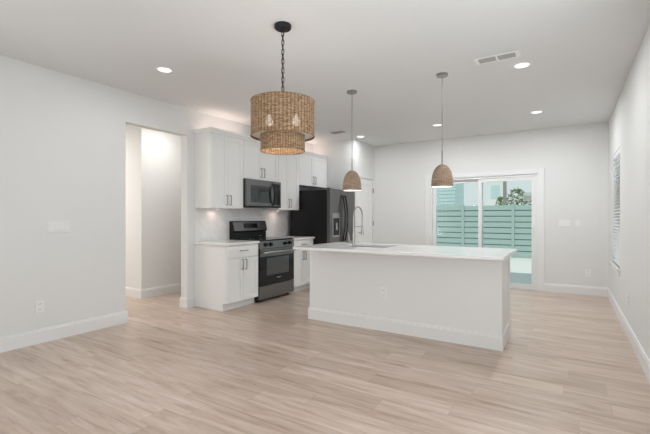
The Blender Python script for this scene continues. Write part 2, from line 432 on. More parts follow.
baseboard('baseboard_left', [('y', XL, 1, YF, OP0 + 0.0155), ('x', OP0, 1, XL - 0.125, XL + 0.0), ('x', OP1, -1, XL - 0.125, XL + 0.0155), ('y', XL, 1, OP1 - 0.0155, 3.655),
                             ('y', XL - 0.125, -1, 1.42, OP0 + 0.0155), ('y', XL - 0.125, -1, OP1 - 0.0155, YB)])
baseboard('baseboard_right', [('y', XR, -1, YF, YB)])
baseboard('baseboard_back', [('x', YB, -1, DX1 + 0.092, XR), ('x', YB, -1, PX, DX0 - 0.092)])
baseboard('baseboard_pantry', [('y', PX, 1, PY, PD0), ('y', PX, 1, PD1, YB)])
baseboard('baseboard_hall', [('y', HX, 1, HY - 0.0155, YB), ('x', HY, -1, -8.08, HX + 0.0155), ('x', 1.42, 1, -8.08, XL - 0.125)])
baseboard('baseboard_front', [('x', YF, 1, XL, XR)])

# patio door casing
cw = 0.092
b = BM()
for x0, x1 in ((DX0 - cw, DX0), (DX1, DX1 + cw)): box(b, x0, x1, YB - 0.018, YB, 0, DZ1 + cw, 0.003)
box(b, DX0, DX1, YB - 0.018, YB, DZ1, DZ1 + cw, 0.003)
struct('trim_1', b, M['trim'])

# sliding glass patio door
d1 = bpy.data.objects.new('door_1', None); COL.objects.link(d1); d1.location = (-1.36, YB + 0.06, 0); d1['kind'] = 'structure'
b = BM(); y0, y1 = YB + 0.005, YB + 0.115
for x0, x1 in ((DX0, DX0 + 0.035), (DX1 - 0.035, DX1)): box(b, x0, x1, y0, y1, 0.0, DZ1, 0.002)
box(b, DX0 + 0.035, DX1 - 0.035, y0, y1, DZ1 - 0.04, DZ1, 0.002); box(b, DX0 + 0.035, DX1 - 0.035, y0, y1, 0.0, 0.03, 0.002)
obj('door_frame', b, M['vinyl'], d1)
MID = -1.368
for (x0, x1, ya, yb) in ((DX0 + 0.036, MID + 0.035, YB + 0.064, YB + 0.104), (MID - 0.035, DX1 - 0.036, YB + 0.016, YB + 0.056)):
    s = 0.06; b = BM(); z0, z1 = 0.031, DZ1 - 0.041
    grid_solid(b, 'y', ya, yb, x0, x1, z0, z1, [(x0 + s, x1 - s, z0 + 0.06, z1 - 0.06)])
    p = obj('sliding_panel', b, M['vinyl'], d1)
    b = BM(); ym = (ya + yb) / 2; box(b, x0 + s - 0.005, x1 - s + 0.005, ym - 0.004, ym + 0.004, z0 + 0.055, z1 - 0.055); obj('glass_pane', b, M['glass'], p)
b = BM(); box(b, DX1 - 0.085, DX1 - 0.06, YB - 0.012, YB + 0.015, 0.92, 1.10, 0.004); obj('door_pull', b, M['vinyl'], d1)

# side window with its sill
w1 = bpy.data.objects.new('window_1', None); COL.objects.link(w1); w1.location = (XR + 0.1, (WY0 + WY1) / 2, WZ0); w1['kind'] = 'structure'
b = BM(); s = 0.045; x0, x1 = XR + 0.085, XR + 0.135
grid_solid(b, 'x', x0, x1, WY0, WY1, WZ0, WZ1, [(WY0 + s, WY1 - s, WZ0 + s, 1.30), (WY0 + s, WY1 - s, 1.345, WZ1 - s)])
obj('window_frame', b, M['vinyl'], w1)
for z0, z1 in ((WZ0 + s, 1.30), (1.345, WZ1 - s)):
    b = BM(); box(b, XR + 0.108, XR + 0.114, WY0 + s, WY1 - s, z0, z1); obj('glass_pane', b, M['glass'], w1)
b = BM(); box(b, XR - 0.035, XR + 0.084, WY0 + 0.0, WY1 - 0.0, WZ0 - 0.022, WZ0, 0.003); box(b, XR - 0.035, XR, WY0 - 0.05, WY0, WZ0 - 0.022, WZ0, 0.003); box(b, XR - 0.035, XR, WY1, WY1 + 0.05, WZ0 - 0.022, WZ0, 0.003)
box(b, XR - 0.014, XR, WY0 - 0.03, WY1 + 0.03, WZ0 - 0.09, WZ0 - 0.022, 0.003); obj('window_sill', b, M['trim'], w1)

bl = thing('window_blind', (XR + 0.035, (WY0 + WY1) / 2, WZ0), 'white slatted blind filling the narrow window on the right wall', 'blind')
b = BM(); box(b, XR + 0.004, XR + 0.06, WY0 + 0.008, WY1 - 0.008, WZ1 - 0.055, WZ1 - 0.002, 0.004); obj('head_rail', b, M['blind'], bl)
b = BM(); z = WZ0 + 0.05; ang = math.radians(28)
while z < WZ1 - 0.07:
    dx, dz = 0.024 * math.cos(ang), 0.024 * math.sin(ang); t = 0.0015
    prism(b, [(XR + 0.032 - dx, z - dz), (XR + 0.032 + dx, z + dz), (XR + 0.032 + dx, z + dz + t * 2), (XR + 0.032 - dx, z - dz + t * 2)], 'y', WY0 + 0.012, WY1 - 0.012)
    z += 0.043
obj('slats', b, M['blind'], bl)
b = BM(); box(b, XR + 0.01, XR + 0.055, WY0 + 0.012, WY1 - 0.012, WZ0 + 0.006, WZ0 + 0.024, 0.003); obj('bottom_rail', b, M['blind'], bl)

# windows added out of view for the fill lamps to shine through
def added_window(name, axis, t0, t1, u0, u1, z0, z1, n_):
    w_ = bpy.data.objects.new(name, None); COL.objects.link(w_); w_['kind'] = 'structure'
    w_.location = ((t0 + t1) / 2, (u0 + u1) / 2, z0) if axis == 'x' else ((u0 + u1) / 2, (t0 + t1) / 2, z0)
    st_ = (u1 - u0 - 0.05) / n_
    hs = [(u0 + 0.05 + i * st_, u0 + (i + 1) * st_, z0 + 0.05, z1 - 0.05) for i in range(n_)]
    b = BM(); grid_solid(b, axis, t0, t1, u0, u1, z0, z1, hs); obj('window_frame', b, M['vinyl'], w_)


added_window('added_window_2', 'y', YF - 0.09, YF - 0.03, *FW, 1)
added_window('added_window_3', 'x', XL - 0.10, XL - 0.04, *LW, 2)
added_window('added_window_4', 'x', XR + 0.05, XR + 0.11, *RW, 2)

# pantry door
d2 = bpy.data.objects.new('door_2', None); COL.objects.link(d2); d2.location = (PX - 0.03, (PD0 + PD1) / 2, 0); d2['kind'] = 'structure'
b = BM(); xf = PX - 0.012
y0, y1, z0, z1 = PD0 + 0.004, PD1 - 0.004, 0.008, PDH - 0.008
box(b, xf - 0.035, xf - 0.008, y0, y1, z0, z1)
st = 0.11
for q in ((y0, y0 + st, z0, z1), (y1 - st, y1, z0, z1), (y0 + st, y1 - st, z1 - st, z1), (y0 + st, y1 - st, z0, z0 + 0.2), (y0 + st, y1 - st, 0.86, 0.86 + st)):
    box(b, xf - 0.012, xf, *q, 0.002)
obj('door_slab', b, M['trim'], d2)
for z in (0.25, 1.12, 1.80):
    b = BM(); tube(b, [(PX + 0.004, PD1 - 0.002, z - 0.05), (PX + 0.004, PD1 - 0.002, z + 0.05)], 0.010, 10); obj('hinge', b, M['pull'], d2)
b = BM(); tube(b, [(xf, PD0 + 0.06, 0.95), (xf + 0.05, PD0 + 0.06, 0.95), (xf + 0.055, PD0 + 0.16, 0.95)], 0.009, 10); obj('door_handle', b, M['nickel'], d2)

# tile backsplash
b = BM(); box(b, XL, XL + 0.01, 3.665, 5.80, 0.906, 1.372); struct('backsplash', b, M['tile'])

# ------------------------------------------------------------------ kitchen cabinets
def pull(b, x, y, z, ln, vertical=True):
    h = ln / 2
    if vertical:
        pts = [(x, y, z - h), (x + 0.026, y, z - h), (x + 0.03, y, z - h + 0.006), (x + 0.03, y, z + h - 0.006), (x + 0.026, y, z + h), (x, y, z + h)]
    else:
        pts = [(x, y - h, z), (x + 0.026, y - h, z), (x + 0.03, y - h + 0.006, z), (x + 0.03, y + h - 0.006, z), (x + 0.026, y + h, z), (x, y + h, z)]
    tube(b, pts, 0.0058, 8)


def shaker(b, xf, y0, y1, z0, z1, fr=0.062):
    box(b, xf - 0.02, xf - 0.009, y0 + 0.01, y1 - 0.01, z0 + 0.01, z1 - 0.01)
    for q in ((y0, y0 + fr, z0, z1), (y1 - fr, y1, z0, z1), (y0 + fr, y1 - fr, z1 - fr, z1), (y0 + fr, y1 - fr, z0, z0 + fr)):
        box(b, xf - 0.02, xf, *q, 0.0018)


def double_doors(parent, xf, y0, y1, z0, z1, hz, gap=0.003):
    ym = (y0 + y1) / 2
    for a, e, hy in ((y0 + gap, ym - gap / 2, ym - 0.034), (ym + gap / 2, y1 - gap, ym + 0.034)):
        b = BM(); shaker(b, xf, a, e, z0, z1); d = obj('door', b, M['cabinet'], parent)
        b = BM(); pull(b, xf - 0.001, hy, hz, 0.135); obj('handle', b, M['pull'], d, 'angle')


def upper(y0, y1, z0, z1, label, depth=0.32):
    t = thing('upper_cabinet', (XL, (y0 + y1) / 2, z0), label, 'cabinet', 'white upper cabinets')
    xf = XL + depth + 0.02
    b = BM(); box(b, XL + 0.0015, XL + depth - 0.001, y0, y1, z0, z1, 0.0015); obj('body', b, M['cabinet'], t)
    double_doors(t, xf, y0, y1, z0 + 0.003, z1 - 0.003, z0 + 0.115)
    return t


UZ0, UZ1, UM = 1.372, 2.40, 1.828
UY = (3.66, 4.275, 5.10, 5.69, 6.63)
upper(UY[0], UY[1], UZ0, UZ1, 'tall white upper cabinet on the near end, left of the microwave')
upper(UY[1] + .001, UY[2], UM, UZ1, 'short white upper cabinet mounted directly above the microwave')
upper(UY[2] + .001, UY[3], UZ0, UZ1, 'tall white upper cabinet between the microwave and the refrigerator')
upper(UY[3] + .001, UY[4], UM, UZ1, 'short white upper cabinet above the black refrigerator')
# crown moulding along the cabinet tops
b = BM(); xf = XL + 0.34
prof = [(xf - 0.02, UZ1), (xf + 0.002, UZ1), (xf + 0.006, UZ1 + 0.02), (xf + 0.02, UZ1 + 0.04), (xf + 0.026, UZ1 + 0.062), (xf - 0.02, UZ1 + 0.062)]
prism(b, prof, 'y', UY[0] - 0.024, UY[4])
prism(b, [(UY[0] - (p[0] - xf), p[1]) for p in prof], 'x', XL, xf - 0.019)
struct('trim_2', b, M['cabinet'])


def base(y0, y1, label):
    t = thing('base_cabinet', (XL, (y0 + y1) / 2, 0), label, 'cabinet', 'white base cabinets')
    xb = -3.822; xf = -3.80
    b = BM(); box(b, XL + 0.0015, xb, y0, y1, 0.10, 0.873, 0.0015); obj('body', b, M['cabinet'], t)
    b = BM(); box(b, XL + 0.0015, xb - 0.06, y0, y1, 0.0, 0.0995); obj('toe_kick', b, M['cabinet'], t)
    b = BM(); box(b, xf - 0.02, xf, y0 + 0.003, y1 - 0.003, 0.70, 0.862, 0.002)
    d = obj('drawer', b, M['cabinet'], t)
    b = BM(); pull(b, xf - 0.001, (y0 + y1) / 2, 0.79, 0.135, False); obj('handle', b, M['pull'], d, 'angle')
    double_doors(t, xf, y0, y1, 0.104, 0.694, 0.60)
    return t


BY = (3.66, 4.268, 5.10, 5.70)
base(BY[0], BY[1], 'white base cabinet left of the range, its bare side facing the room')
base(BY[2], BY[3], 'white base cabinet squeezed between the range and the refrigerator')


def ctop(y0, y1, label):
    b = BM(); box(b, XL + 0.011, -3.775, y0, y1, 0.8735, 0.905, 0.003)
    return tag(obj('countertop', b, M['quartz'], None, False, (-4.1, (y0 + y1) / 2, 0.8735)), label, 'countertop', 'white wall countertops')


ctop(3.635, BY[1] - 0.001, 'white stone countertop on the cabinet left of the range')
ctop(BY[2] + 0.001, BY[3] + 0.01, 'short white stone countertop beside the refrigerator, right of the range')

# ------------------------------------------------------------------ microwave
t = thing('microwave', (XL, 4.70, 1.40), 'dark stainless over-the-range microwave under the short upper cabinet', 'microwave')
y0, y1, z0, z1 = UY[1] + 0.004, UY[2] - 0.004, 1.400, 1.826
xf = -4.045
b = BM(); box(b, XL, xf - 0.03, y0, y1, z0, z1, 0.003); obj('body', b, M['black'], t)
yd = y1 - 0.20
b = BM(); grid_solid(b, 'x', xf - 0.03, xf, y0, yd, z0 + 0.022, z1 - 0.004, [(y0 + 0.09, yd - 0.045, z0 + 0.07, z1 - 0.09)]); dr = obj('door', b, M['steel'], t)
b = BM(); box(b, xf - 0.026, xf - 0.004, y0 + 0.088, yd - 0.043, z0 + 0.068, z1 - 0.088); obj('window', b, M['mw_window'], dr)
b = BM(); hy = yd - 0.012
tube(b, [(xf - 0.002, hy, z0 + 0.045)] + [(xf + 0.012 + 0.035 * math.sin(PI * k / 12), hy - 0.012 * math.sin(PI * k / 12), z0 + 0.045 + (z1 - z0 - 0.09) * k / 12) for k in range(13)] + [(xf - 0.002, hy, z1 - 0.045)], 0.013, 10)
obj('handle', b, M['blackgloss'], dr, 'angle')
b = BM(); box(b, xf - 0.03, xf - 0.001, yd + 0.002, y1, z0 + 0.022, z1 - 0.004, 0.002); cp = obj('control_panel', b, M['steel'], t)
b = BM(); box(b, xf - 0.002, xf + 0.001, yd + 0.03, y1 - 0.03, z0 + 0.05, z1 - 0.04); obj('display', b, M['blackgloss'], cp)
b = BM(); box(b, xf - 0.03, xf - 0.002, y0, y1, z0, z0 + 0.021, 0.002); obj('vent_grille', b, M['black'], t)

# ------------------------------------------------------------------ range
t = thing('range_stove', (XL, 4.69, 0), 'freestanding dark stainless electric range with a black backguard', 'stove')
y0, y1 = BY[1] + 0.006, BY[2] - 0.006
xf = -3.775
b = BM(); box(b, XL + 0.02, xf - 0.04, y0, y1, 0.03, 0.894, 0.003); obj('body', b, M['black'], t)
for fx in (XL + 0.08, xf - 0.1):
    for fy in (y0 + 0.04, y1 - 0.04):
        b = BM(); lathe(b, [(0, 0), (0.018, 0), (0.018, 0.03), (0, 0.03)], (fx, fy), 12); obj('foot', b, M['black'], t)
b = BM(); box(b, XL + 0.09, xf - 0.02, y0, y1, 0.8945, 0.912, 0.003); ck = obj('cooktop', b, M['blackgloss'], t)
for cx, cy, cr in ((-4.02, y0 + .2, .11), (-4.02, y1 - .2, .09), (-4.24, y0 + .2, .08), (-4.24, y1 - .2, .09)):
    b = BM(); lathe(b, [(cr - .003, .9122), (cr - .003, .9126), (cr, .9126), (cr, .9122)], (cx, cy), 36, True); obj('burner_ring', b, M['ventgrey'], ck)
# backguard: a leaning console above a low riser
b = BM(); xg = XL + 0.02
prism(b, [(xg, 0.895), (xg + 0.07, 0.895), (xg + 0.07, 1.0), (xg + 0.062, 1.015), (xg + 0.095, 1.03), (xg + 0.06, 1.175), (xg + 0.045, 1.185), (xg, 1.185)], 'y', y0 + 0.03, y1 - 0.02)
bgd = obj('backguard', b, M['black'], t)
b = BM()
def on_console(fz, dx):  # a point on the leaning console face
    return xg + 0.095 - 0.035 * (fz - 1.03) / 0.145 + dx
prism(b, [(on_console(1.035, 0), 1.035), (on_console(1.035, .003), 1.035), (on_console(1.168, .003), 1.168), (on_console(1.168, 0), 1.168)], 'y', y0 + 0.042, y1 - 0.032)
cs = obj('console_panel', b, M['steel'], bgd)
b = BM(); prism(b, [(on_console(1.075, .003), 1.075), (on_console(1.075, .005), 1.075), (on_console(1.15, .005), 1.15), (on_console(1.15, .003), 1.15)], 'y', 4.53, 4.85)
obj('display', b, M['blackgloss'], bgd)
b = BM(); box(b, xg + 0.0705, xg + 0.072, y1 - 0.19, y1 - 0.13, 0.935, 0.945); obj('badge', b, M['steel_light'], bgd)
# knob panel, leaning a little
b = BM(); prism(b, [(xf - 0.04, 0.785), (xf, 0.785), (xf - 0.006, 0.893), (xf - 0.04, 0.893)], 'y', y0, y1); kp = obj('control_panel', b, M['steel_mid'], t)
for ky in (y0 + 0.12, y0 + 0.235, y1 - 0.235, y1 - 0.12):
    b = BM(); tube(b, [(xf - 0.003, ky, 0.842), (xf + 0.006, ky, 0.842), (xf + 0.008, ky, 0.842), (xf + 0.032, ky, 0.842)], [0.031, 0.031, 0.025, 0.022], 20); obj('knob', b, M['black'], kp, 'angle')
# oven door
b = BM(); z0, z1 = 0.245, 0.778
grid_solid(b, 'x', xf - 0.04, xf, y0 + 0.002, y1 - 0.002, z0, z1, [(y0 + 0.15, y1 - 0.13, z0 + 0.14, z1 - 0.135)])
od = obj('oven_door', b, M['blackgloss'], t)
b = BM(); box(b, xf - 0.036, xf - 0.003, y0 + 0.149, y1 - 0.129, z0 + 0.139, z1 - 0.134); obj('oven_window', b, M['oven_glass'], od)
b = BM(); box(b, xf, xf + 0.004, y0 + 0.002, y1 - 0.002, z1 - 0.11, z1, 0.001); obj('door_band', b, M['steel'], od)
b = BM(); zh = z1 - 0.05
tube(b, [(xf + 0.045, y0 + 0.03, zh), (xf + 0.045, y1 - 0.03, zh)], 0.014, 12)
for hy in (y0 + 0.06, y1 - 0.06): tube(b, [(xf + 0.003, hy, zh), (xf + 0.045, hy, zh)], 0.01, 10)
obj('handle', b, M['steel_light'], od, 'angle')
b = BM(); box(b, xf, xf + 0.0015, 4.66, 4.76, z0 + 0.08, z0 + 0.095); obj('badge', b, M['steel_light'], od)
b = BM(); box(b, xf - 0.04, xf, y0 + 0.002, y1 - 0.002, 0.045, 0.238, 0.004); obj('storage_drawer', b, M['steel_mid'], t)

# ------------------------------------------------------------------ refrigerator
t = thing('refrigerator', (-4.0, 6.2, 0), 'tall black and dark stainless french door refrigerator with ice dispenser', 'refrigerator')
y0, y1, zt = 5.725, 6.628, 1.755
xb, xf = -4.33, -3.47
b = BM(); box(b, xb, xf - 0.075, y0 + 0.004, y1 - 0.004, 0.05, zt - 0.025, 0.004); obj('body', b, M['black'], t)
for fx in (xb + 0.08, xf - 0.16):
    for fy in (y0 + 0.06, y1 - 0.06):
        b = BM(); lathe(b, [(0, 0), (0.022, 0), (0.022, 0.05), (0, 0.05)], (fx, fy), 12); obj('foot', b, M['black'], t)
ym = (y0 + y1) / 2
for k, (a, e) in enumerate(((y0, ym - 0.002), (ym + 0.002, y1))):
    b = BM(); box(b, xf - 0.07, xf, a, e, 0.72, zt - 0.012, 0.008); d = obj('door', b, M['steel'], t)
    hy = ym - 0.045 if k == 0 else ym + 0.045
    b = BM(); n_ = 16
    tube(b, [(xf - 0.002, hy, 0.83)] + [(xf + 0.02 + 0.05 * math.sin(PI * i / n_), hy, 0.83 + 0.80 * i / n_) for i in range(n_ + 1)] + [(xf - 0.002, hy, 1.63)], 0.013, 10)
    obj('handle', b, M['blackgloss'], d, 'angle')
    b = BM(); box(b, xf - 0.1, xf - 0.02, a + 0.01, a + 0.06, zt - 0.012, zt, 0.003) if k == 0 else box(b, xf - 0.1, xf - 0.02, e - 0.06, e - 0.01, zt - 0.012, zt, 0.003)
    obj('hinge_cover', b, M['black'], d)
    if k == 0:
        dy0, dy1 = a + 0.07, a + 0.32
        b = BM(); grid_solid(b, 'x', xf, xf + 0.006, dy0, dy1, 0.90, 1.32, [(dy0 + 0.025, dy1 - 0.025, 0.93, 1.23)]); dp = obj('dispenser', b, M['steel_light'], d)
        b = BM(); box(b, xf + 0.0002, xf + 0.003, dy0 + 0.026, dy1 - 0.026, 0.931, 1.229); obj('dispenser_recess', b, M['blackgloss'], dp)
        b = BM(); box(b, xf + 0.003, xf + 0.02, (dy0 + dy1) / 2 - 0.02, (dy0 + dy1) / 2 + 0.02, 1.02, 1.15, 0.004); obj('dispenser_paddle', b, M['steel_light'], dp)
b = BM(); box(b, xf - 0.07, xf, y0, y1, 0.08, 0.71, 0.008); fd = obj('freezer_drawer', b, M['steel'], t)
b = BM(); tube(b, [(xf - 0.002, y0 + 0.1, 0.64), (xf + 0.05, y0 + 0.12, 0.64), (xf + 0.05, y1 - 0.12, 0.64), (xf - 0.002, y1 - 0.1, 0.64)], 0.013, 10); obj('handle', b, M['blackgloss'], fd, 'angle')

# ------------------------------------------------------------------ island
IX0, IX1, IY0, IY1 = -2.70, -0.535, 3.965, 4.56
t = thing('kitchen_island', ((IX0 + IX1) / 2, (IY0 + IY1) / 2, 0), 'long white panelled kitchen island standing on the wood floor', 'island')
SX0, SX1, SY0, SY1 = -2.30, -1.72, 3.985, 4.40
b = BM(); grid_solid(b, 'z', 0.0, 0.884, IX0, IX1, IY0, IY1, [(SX0 - 0.02, SX1 + 0.02, SY0 - 0.01, SY1 + 0.02)]); obj('body', b, M['islandpaint'], t)
b = BM(); pr = [(0, 0), (0.016, 0), (0.016, 0.118), (0.011, 0.128), (0.011, 0.138), (0, 0.142)]
prism(b, [(IY0 - p[0], p[1]) for p in pr], 'x', IX0 - 0.0155, IX1 + 0.0155)
prism(b, [(IX0 - p[0], p[1]) for p in pr], 'y', IY0 - 0.0155, IY1 - 0.07); prism(b, [(IX1 + p[0], p[1]) for p in pr], 'y', IY0 - 0.0155, IY1 - 0.07)
obj('baseboard', b, M['islandpaint'], t)
b = BM(); box(b, IX1, IX1 + 0.008, IY0, IY0 + 0.07, 0.142, 0.884, 0.001); obj('end_trim', b, M['islandpaint'], t)
b = BM(); box(b, IX1, IX1 + 0.008, IY1 - 0.07, IY1, 0.0, 0.884, 0.001); obj('end_trim', b, M['islandpaint'], t)
CX0, CX1, CY0, CY1 = -2.655, -0.462, 3.56, 4.59
b = BM(); grid_solid(b, 'z', 0.8845, 0.91, CX0, CX1, CY0, CY1, [(SX0, SX1, SY0, SY1)])
tag(obj('island_countertop', b, M['quartz'], None, False, (-1.6, 4.07, 0.8845)), 'long white stone countertop overhanging the kitchen island', 'countertop')
t = thing('sink', ((SX0 + SX1) / 2, (SY0 + SY1) / 2, 0.65), 'steel sink set into the island countertop behind the tall faucet', 'sink')
b = BM(); grid_solid(b, 'z', 0.68, 0.884, SX0 - 0.015, SX1 + 0.015, SY0 - 0.008, SY1 + 0.015, [(SX0, SX1, SY0, SY1)])
box(b, SX0 - 0.015, SX1 + 0.015, SY0 - 0.008, SY1 + 0.015, 0.668, 0.68); obj('basin', b, M['sinkmat'], t)
b = BM(); lathe(b, [(0, 0.6805), (0.045, 0.6805), (0.045, 0.683), (0, 0.684)], ((SX0 + SX1) / 2, (SY0 + SY1) / 2), 24); obj('drain', b, M['nickel'], t)

fx, fy, fz = -2.035, 3.86, 0.91
t = thing('faucet', (fx, fy, fz), 'tall gooseneck pull-down faucet on the island countertop, near the refrigerator', 'faucet')
b = BM(); lathe(b, [(0, fz), (0.025, fz), (0.025, fz + 0.008), (0.016, fz + 0.014), (0.0145, fz + 0.16), (0.0, fz + 0.16)], (fx, fy), 24); obj('base', b, M['nickel'], t, 'angle')
b = BM(); R_ = 0.108; zc = fz + 0.345
pts = [(fx, fy, fz + 0.15), (fx, fy, zc)] + [(fx, fy + R_ - R_ * math.cos(PI * k / 14), zc + R_ * math.sin(PI * k / 14)) for k in range(1, 15)] + [(fx, fy + 2 * R_, zc - 0.10)]
tube(b, pts, 0.0085, 12); obj('spout', b, M['nickel'], t, 'angle')
b = BM(); lathe(b, [(0, zc - 0.10), (0.011, zc - 0.10), (0.013, zc - 0.15), (0.018, zc - 0.205), (0.017, zc - 0.21), (0, zc - 0.21)], (fx, fy + 2 * R_), 20); obj('spray_head', b, M['nickel'], t, 'angle')
b = BM(); tube(b, [(fx, fy + 0.012, zc - 0.115), (fx, fy + 2 * R_ - 0.012, zc - 0.115)], 0.005, 8); obj('docking_arm', b, M['nickel'], t, 'angle')
b = BM(); tube(b, [(fx, fy, fz + 0.06), (fx - 0.045, fy, fz + 0.06), (fx - 0.052, fy, fz + 0.066), (fx - 0.062, fy - 0.01, fz + 0.16)], [0.012, 0.012, 0.009, 0.006], 10); obj('lever', b, M['nickel'], t, 'angle')

# ------------------------------------------------------------------ hanging lamps
cx, cy = -1.887, 2.400
t = thing('chandelier', (cx, cy, 1.76), 'two-tier woven seagrass drum chandelier on a black chain', 'chandelier')
b = BM(); lathe(b, [(0, ZC - 0.001), (0.066, ZC - 0.001), (0.066, ZC - 0.022), (0.06, ZC - 0.03), (0.015, ZC - 0.032), (0.012, ZC - 0.05), (0, ZC - 0.05)], (cx, cy), 40); obj('canopy', b, M['canopy_black'], t, 'angle')
b = BM(); z = ZC - 0.065; k = 0
while z > 2.17:
    torus(b, (cx, cy, z), 0.010, 0.003, Matrix.Rotation(PI / 2 * (k % 2) + 0.3, 3, 'Z'), 14, 6, 0.012); z -= 0.036; k += 1
tube(b, [(cx + 0.004, cy, ZC - 0.045), (cx - 0.006, cy + 0.004, 2.45), (cx + 0.004, cy - 0.004, 2.16)], 0.0022, 6)
obj('chain', b, M['canopy_black'], t, True)
ZT, ZM, ZS0, ZS1 = 2.142, 1.872, 1.760, 1.900
b = BM(); lathe(b, [(0.246, ZM), (0.246, ZT), (0.242, ZT), (0.242, ZM)], (cx, cy), 96, True); so_ = obj('outer_shade', b, M['drum'], t, 'angle')
b = BM(); lathe(b, [(0.172, ZS0), (0.172, ZS1), (0.168, ZS1), (0.168, ZS0)], (cx, cy), 96, True); si_ = obj('inner_shade', b, M['drum'], t, 'angle')
def ring(r, z):
    b = BM()
    tube(b, [(cx + r * math.cos(2 * PI * k / 64), cy + r * math.sin(2 * PI * k / 64), z) for k in range(65)], 0.0045, 8, False); return b
for r, z, p in ((0.245, ZT, so_), (0.245, ZM, so_), (0.171, ZS0, si_)):
    obj('rim', ring(r, z), M['drum'], p, True)
b = BM(); lathe(b, [(0.174, ZM + 0.012), (0.2415, ZM + 0.012), (0.2415, ZM + 0.016), (0.174, ZM + 0.016)], (cx, cy), 64, True); obj('diffuser', b, M['lining'], t)
b = BM(); tube(b, [(cx, cy, 2.165), (cx, cy, 2.0)], 0.012, 10); obj('stem', b, M['canopy_black'], t, 'angle')
for k in range(4):
    a = 2 * PI * k / 4 + 0.25
    b = BM(); tube(b, [(cx, cy, 2.13), (cx + 0.242 * math.cos(a), cy + 0.242 * math.sin(a), 2.13)], 0.004, 8); obj('spoke', b, M['canopy_black'], t, 'angle')
    b = BM(); tube(b, [(cx + 0.242 * math.cos(a), cy + 0.242 * math.sin(a), ZM + 0.018), (cx + 0.17 * math.cos(a), cy + 0.17 * math.sin(a), ZS1 - 0.005)], 0.003, 6); obj('strut', b, M['canopy_black'], t, 'angle')
for k in range(2):
    a = PI * k + 0.56; bx, by = cx + 0.105 * math.cos(a), cy + 0.105 * math.sin(a)
    b = BM(); tube(b, [(cx, cy, 2.045), (bx, by, 2.045)], 0.006, 8); obj('lamp_arm', b, M['canopy_black'], t, 'angle')
    b = BM(); lathe(b, [(0, 1.955), (0.018, 1.96), (0.028, 1.982), (0.023, 2.008), (0.013, 2.03), (0.013, 2.044), (0, 2.044)], (bx, by), 20); obj('bulb', b, M['bulb'], t, True)
l = bpy.data.lights.new('chandelier_light', 'POINT'); l.energy = 3.0; l.color = (1, .92, .82); l.shadow_soft_size = 0.05
lo = bpy.data.objects.new('chandelier_light', l); COL.objects.link(lo); lo.parent = t; lo.location = (0, 0, 0.2)


def pendant(x, y):
    t = thing('pendant_lamp', (x, y, 1.56), 'woven dome pendant over the left end of the island, before the pantry', 'lamp', 'woven dome pendants over the island')
    b = BM(); lathe(b, [(0, ZC - 0.001), (0.058, ZC - 0.001), (0.058, ZC - 0.02), (0.054, ZC - 0.025), (0, ZC - 0.027)], (x, y), 36); obj('canopy', b, M['nickel'], t, 'angle')
    b = BM(); tube(b, [(x, y, ZC - 0.02), (x, y, 1.93)], 0.0042, 8); obj('cord', b, M['nickel'], t, 'angle')
    b = BM(); tube(b, [(x, y, 1.80), (x, y, 1.94), (x, y, 1.945)], [0.008, 0.008, 0.004], 12); obj('stem', b, M['nickel'], t, 'angle')
    out_ = []; n_ = 18
    for k in range(n_ + 1):
        u = k / n_
        out_.append((0.110 * (1 - (1 - (1 - u)) ** 2.6) ** 0.5 if u < 1 else 0.0, 1.564 + 0.236 * u))
    prof = [(max(r, 0.012), z) for r, z in out_]
    inner = [(max(r - 0.005, 0.004), z - 0.004 * (i / n_)) for i, (r, z) in enumerate(prof)]
    b = BM(); lathe(b, prof + [(0.0, prof[-1][1] + 0.002)], (x, y), 56); sh = obj('shade', b, M['dome'], t, True)
    b = BM(); lathe(b, [(prof[0][0], 1.563), (inner[0][0], 1.563)] + inner + [(0.0, inner[-1][1])], (x, y), 56); obj('lining', b, M['lining'], sh, True)
    b = BM(); lathe(b, [(0, 1.60), (0.02, 1.605), (0.03, 1.63), (0.026, 1.655), (0.014, 1.68), (0.014, 1.75), (0, 1.75)], (x, y), 20); obj('bulb', b, M['bulb_soft'], t, True)
    l = bpy.data.lights.new('pendant_light', 'POINT'); l.energy = 0.7; l.color = (1, .95, .88); l.shadow_soft_size = 0.03
    lo = bpy.data.objects.new('pendant_light', l); COL.objects.link(lo); lo.parent = t; lo.location = (0, 0, 0.02)
    return t


pl = pendant(-2.178, 4.09)
dup(pl, (-1.12, 4.10, 1.56), 0, 'woven dome pendant in front of the glass patio door', 'woven dome pendants over the island')

# ------------------------------------------------------------------ recessed lights and vents
def downlight(x, y, label):
    t = thing('recessed_light', (x, y, ZC), label, 'light', 'round recessed ceiling lights')
    b = BM(); lathe(b, [(0.064, ZC - 0.001), (0.064, ZC - 0.006), (0.07, ZC - 0.009), (0.084, ZC - 0.006), (0.09, ZC - 0.001)], (x, y), 40); obj('trim_ring', b, M['plate'], t, 'angle')
    b = BM(); lathe(b, [(0, ZC - 0.003), (0.064, ZC - 0.003), (0.064, ZC - 0.001), (0, ZC - 0.001)], (x, y), 40); obj('lens', b, M['lampglow'], t)
    l = area('downlight_beam', (0, 0, -0.012), (0, 0, 0), 0.12, 0.12, DOWN_POWER, DOWN_COLOR, 'DISK'); l.parent = t
    return t


dl = downlight(-3.465, 2.485, 'lit recessed light on the left, nearest the doorway opening')
G = 'round recessed ceiling lights'
def another(x, y, label, power, color=DOWN_COLOR):
    c = dup(dl, (x, y, ZC), 0, label, G)
    for ch in c.children:
        if ch.type == 'LIGHT': ch.data = ch.data.copy(); ch.data.energy = power; ch.data.color = color


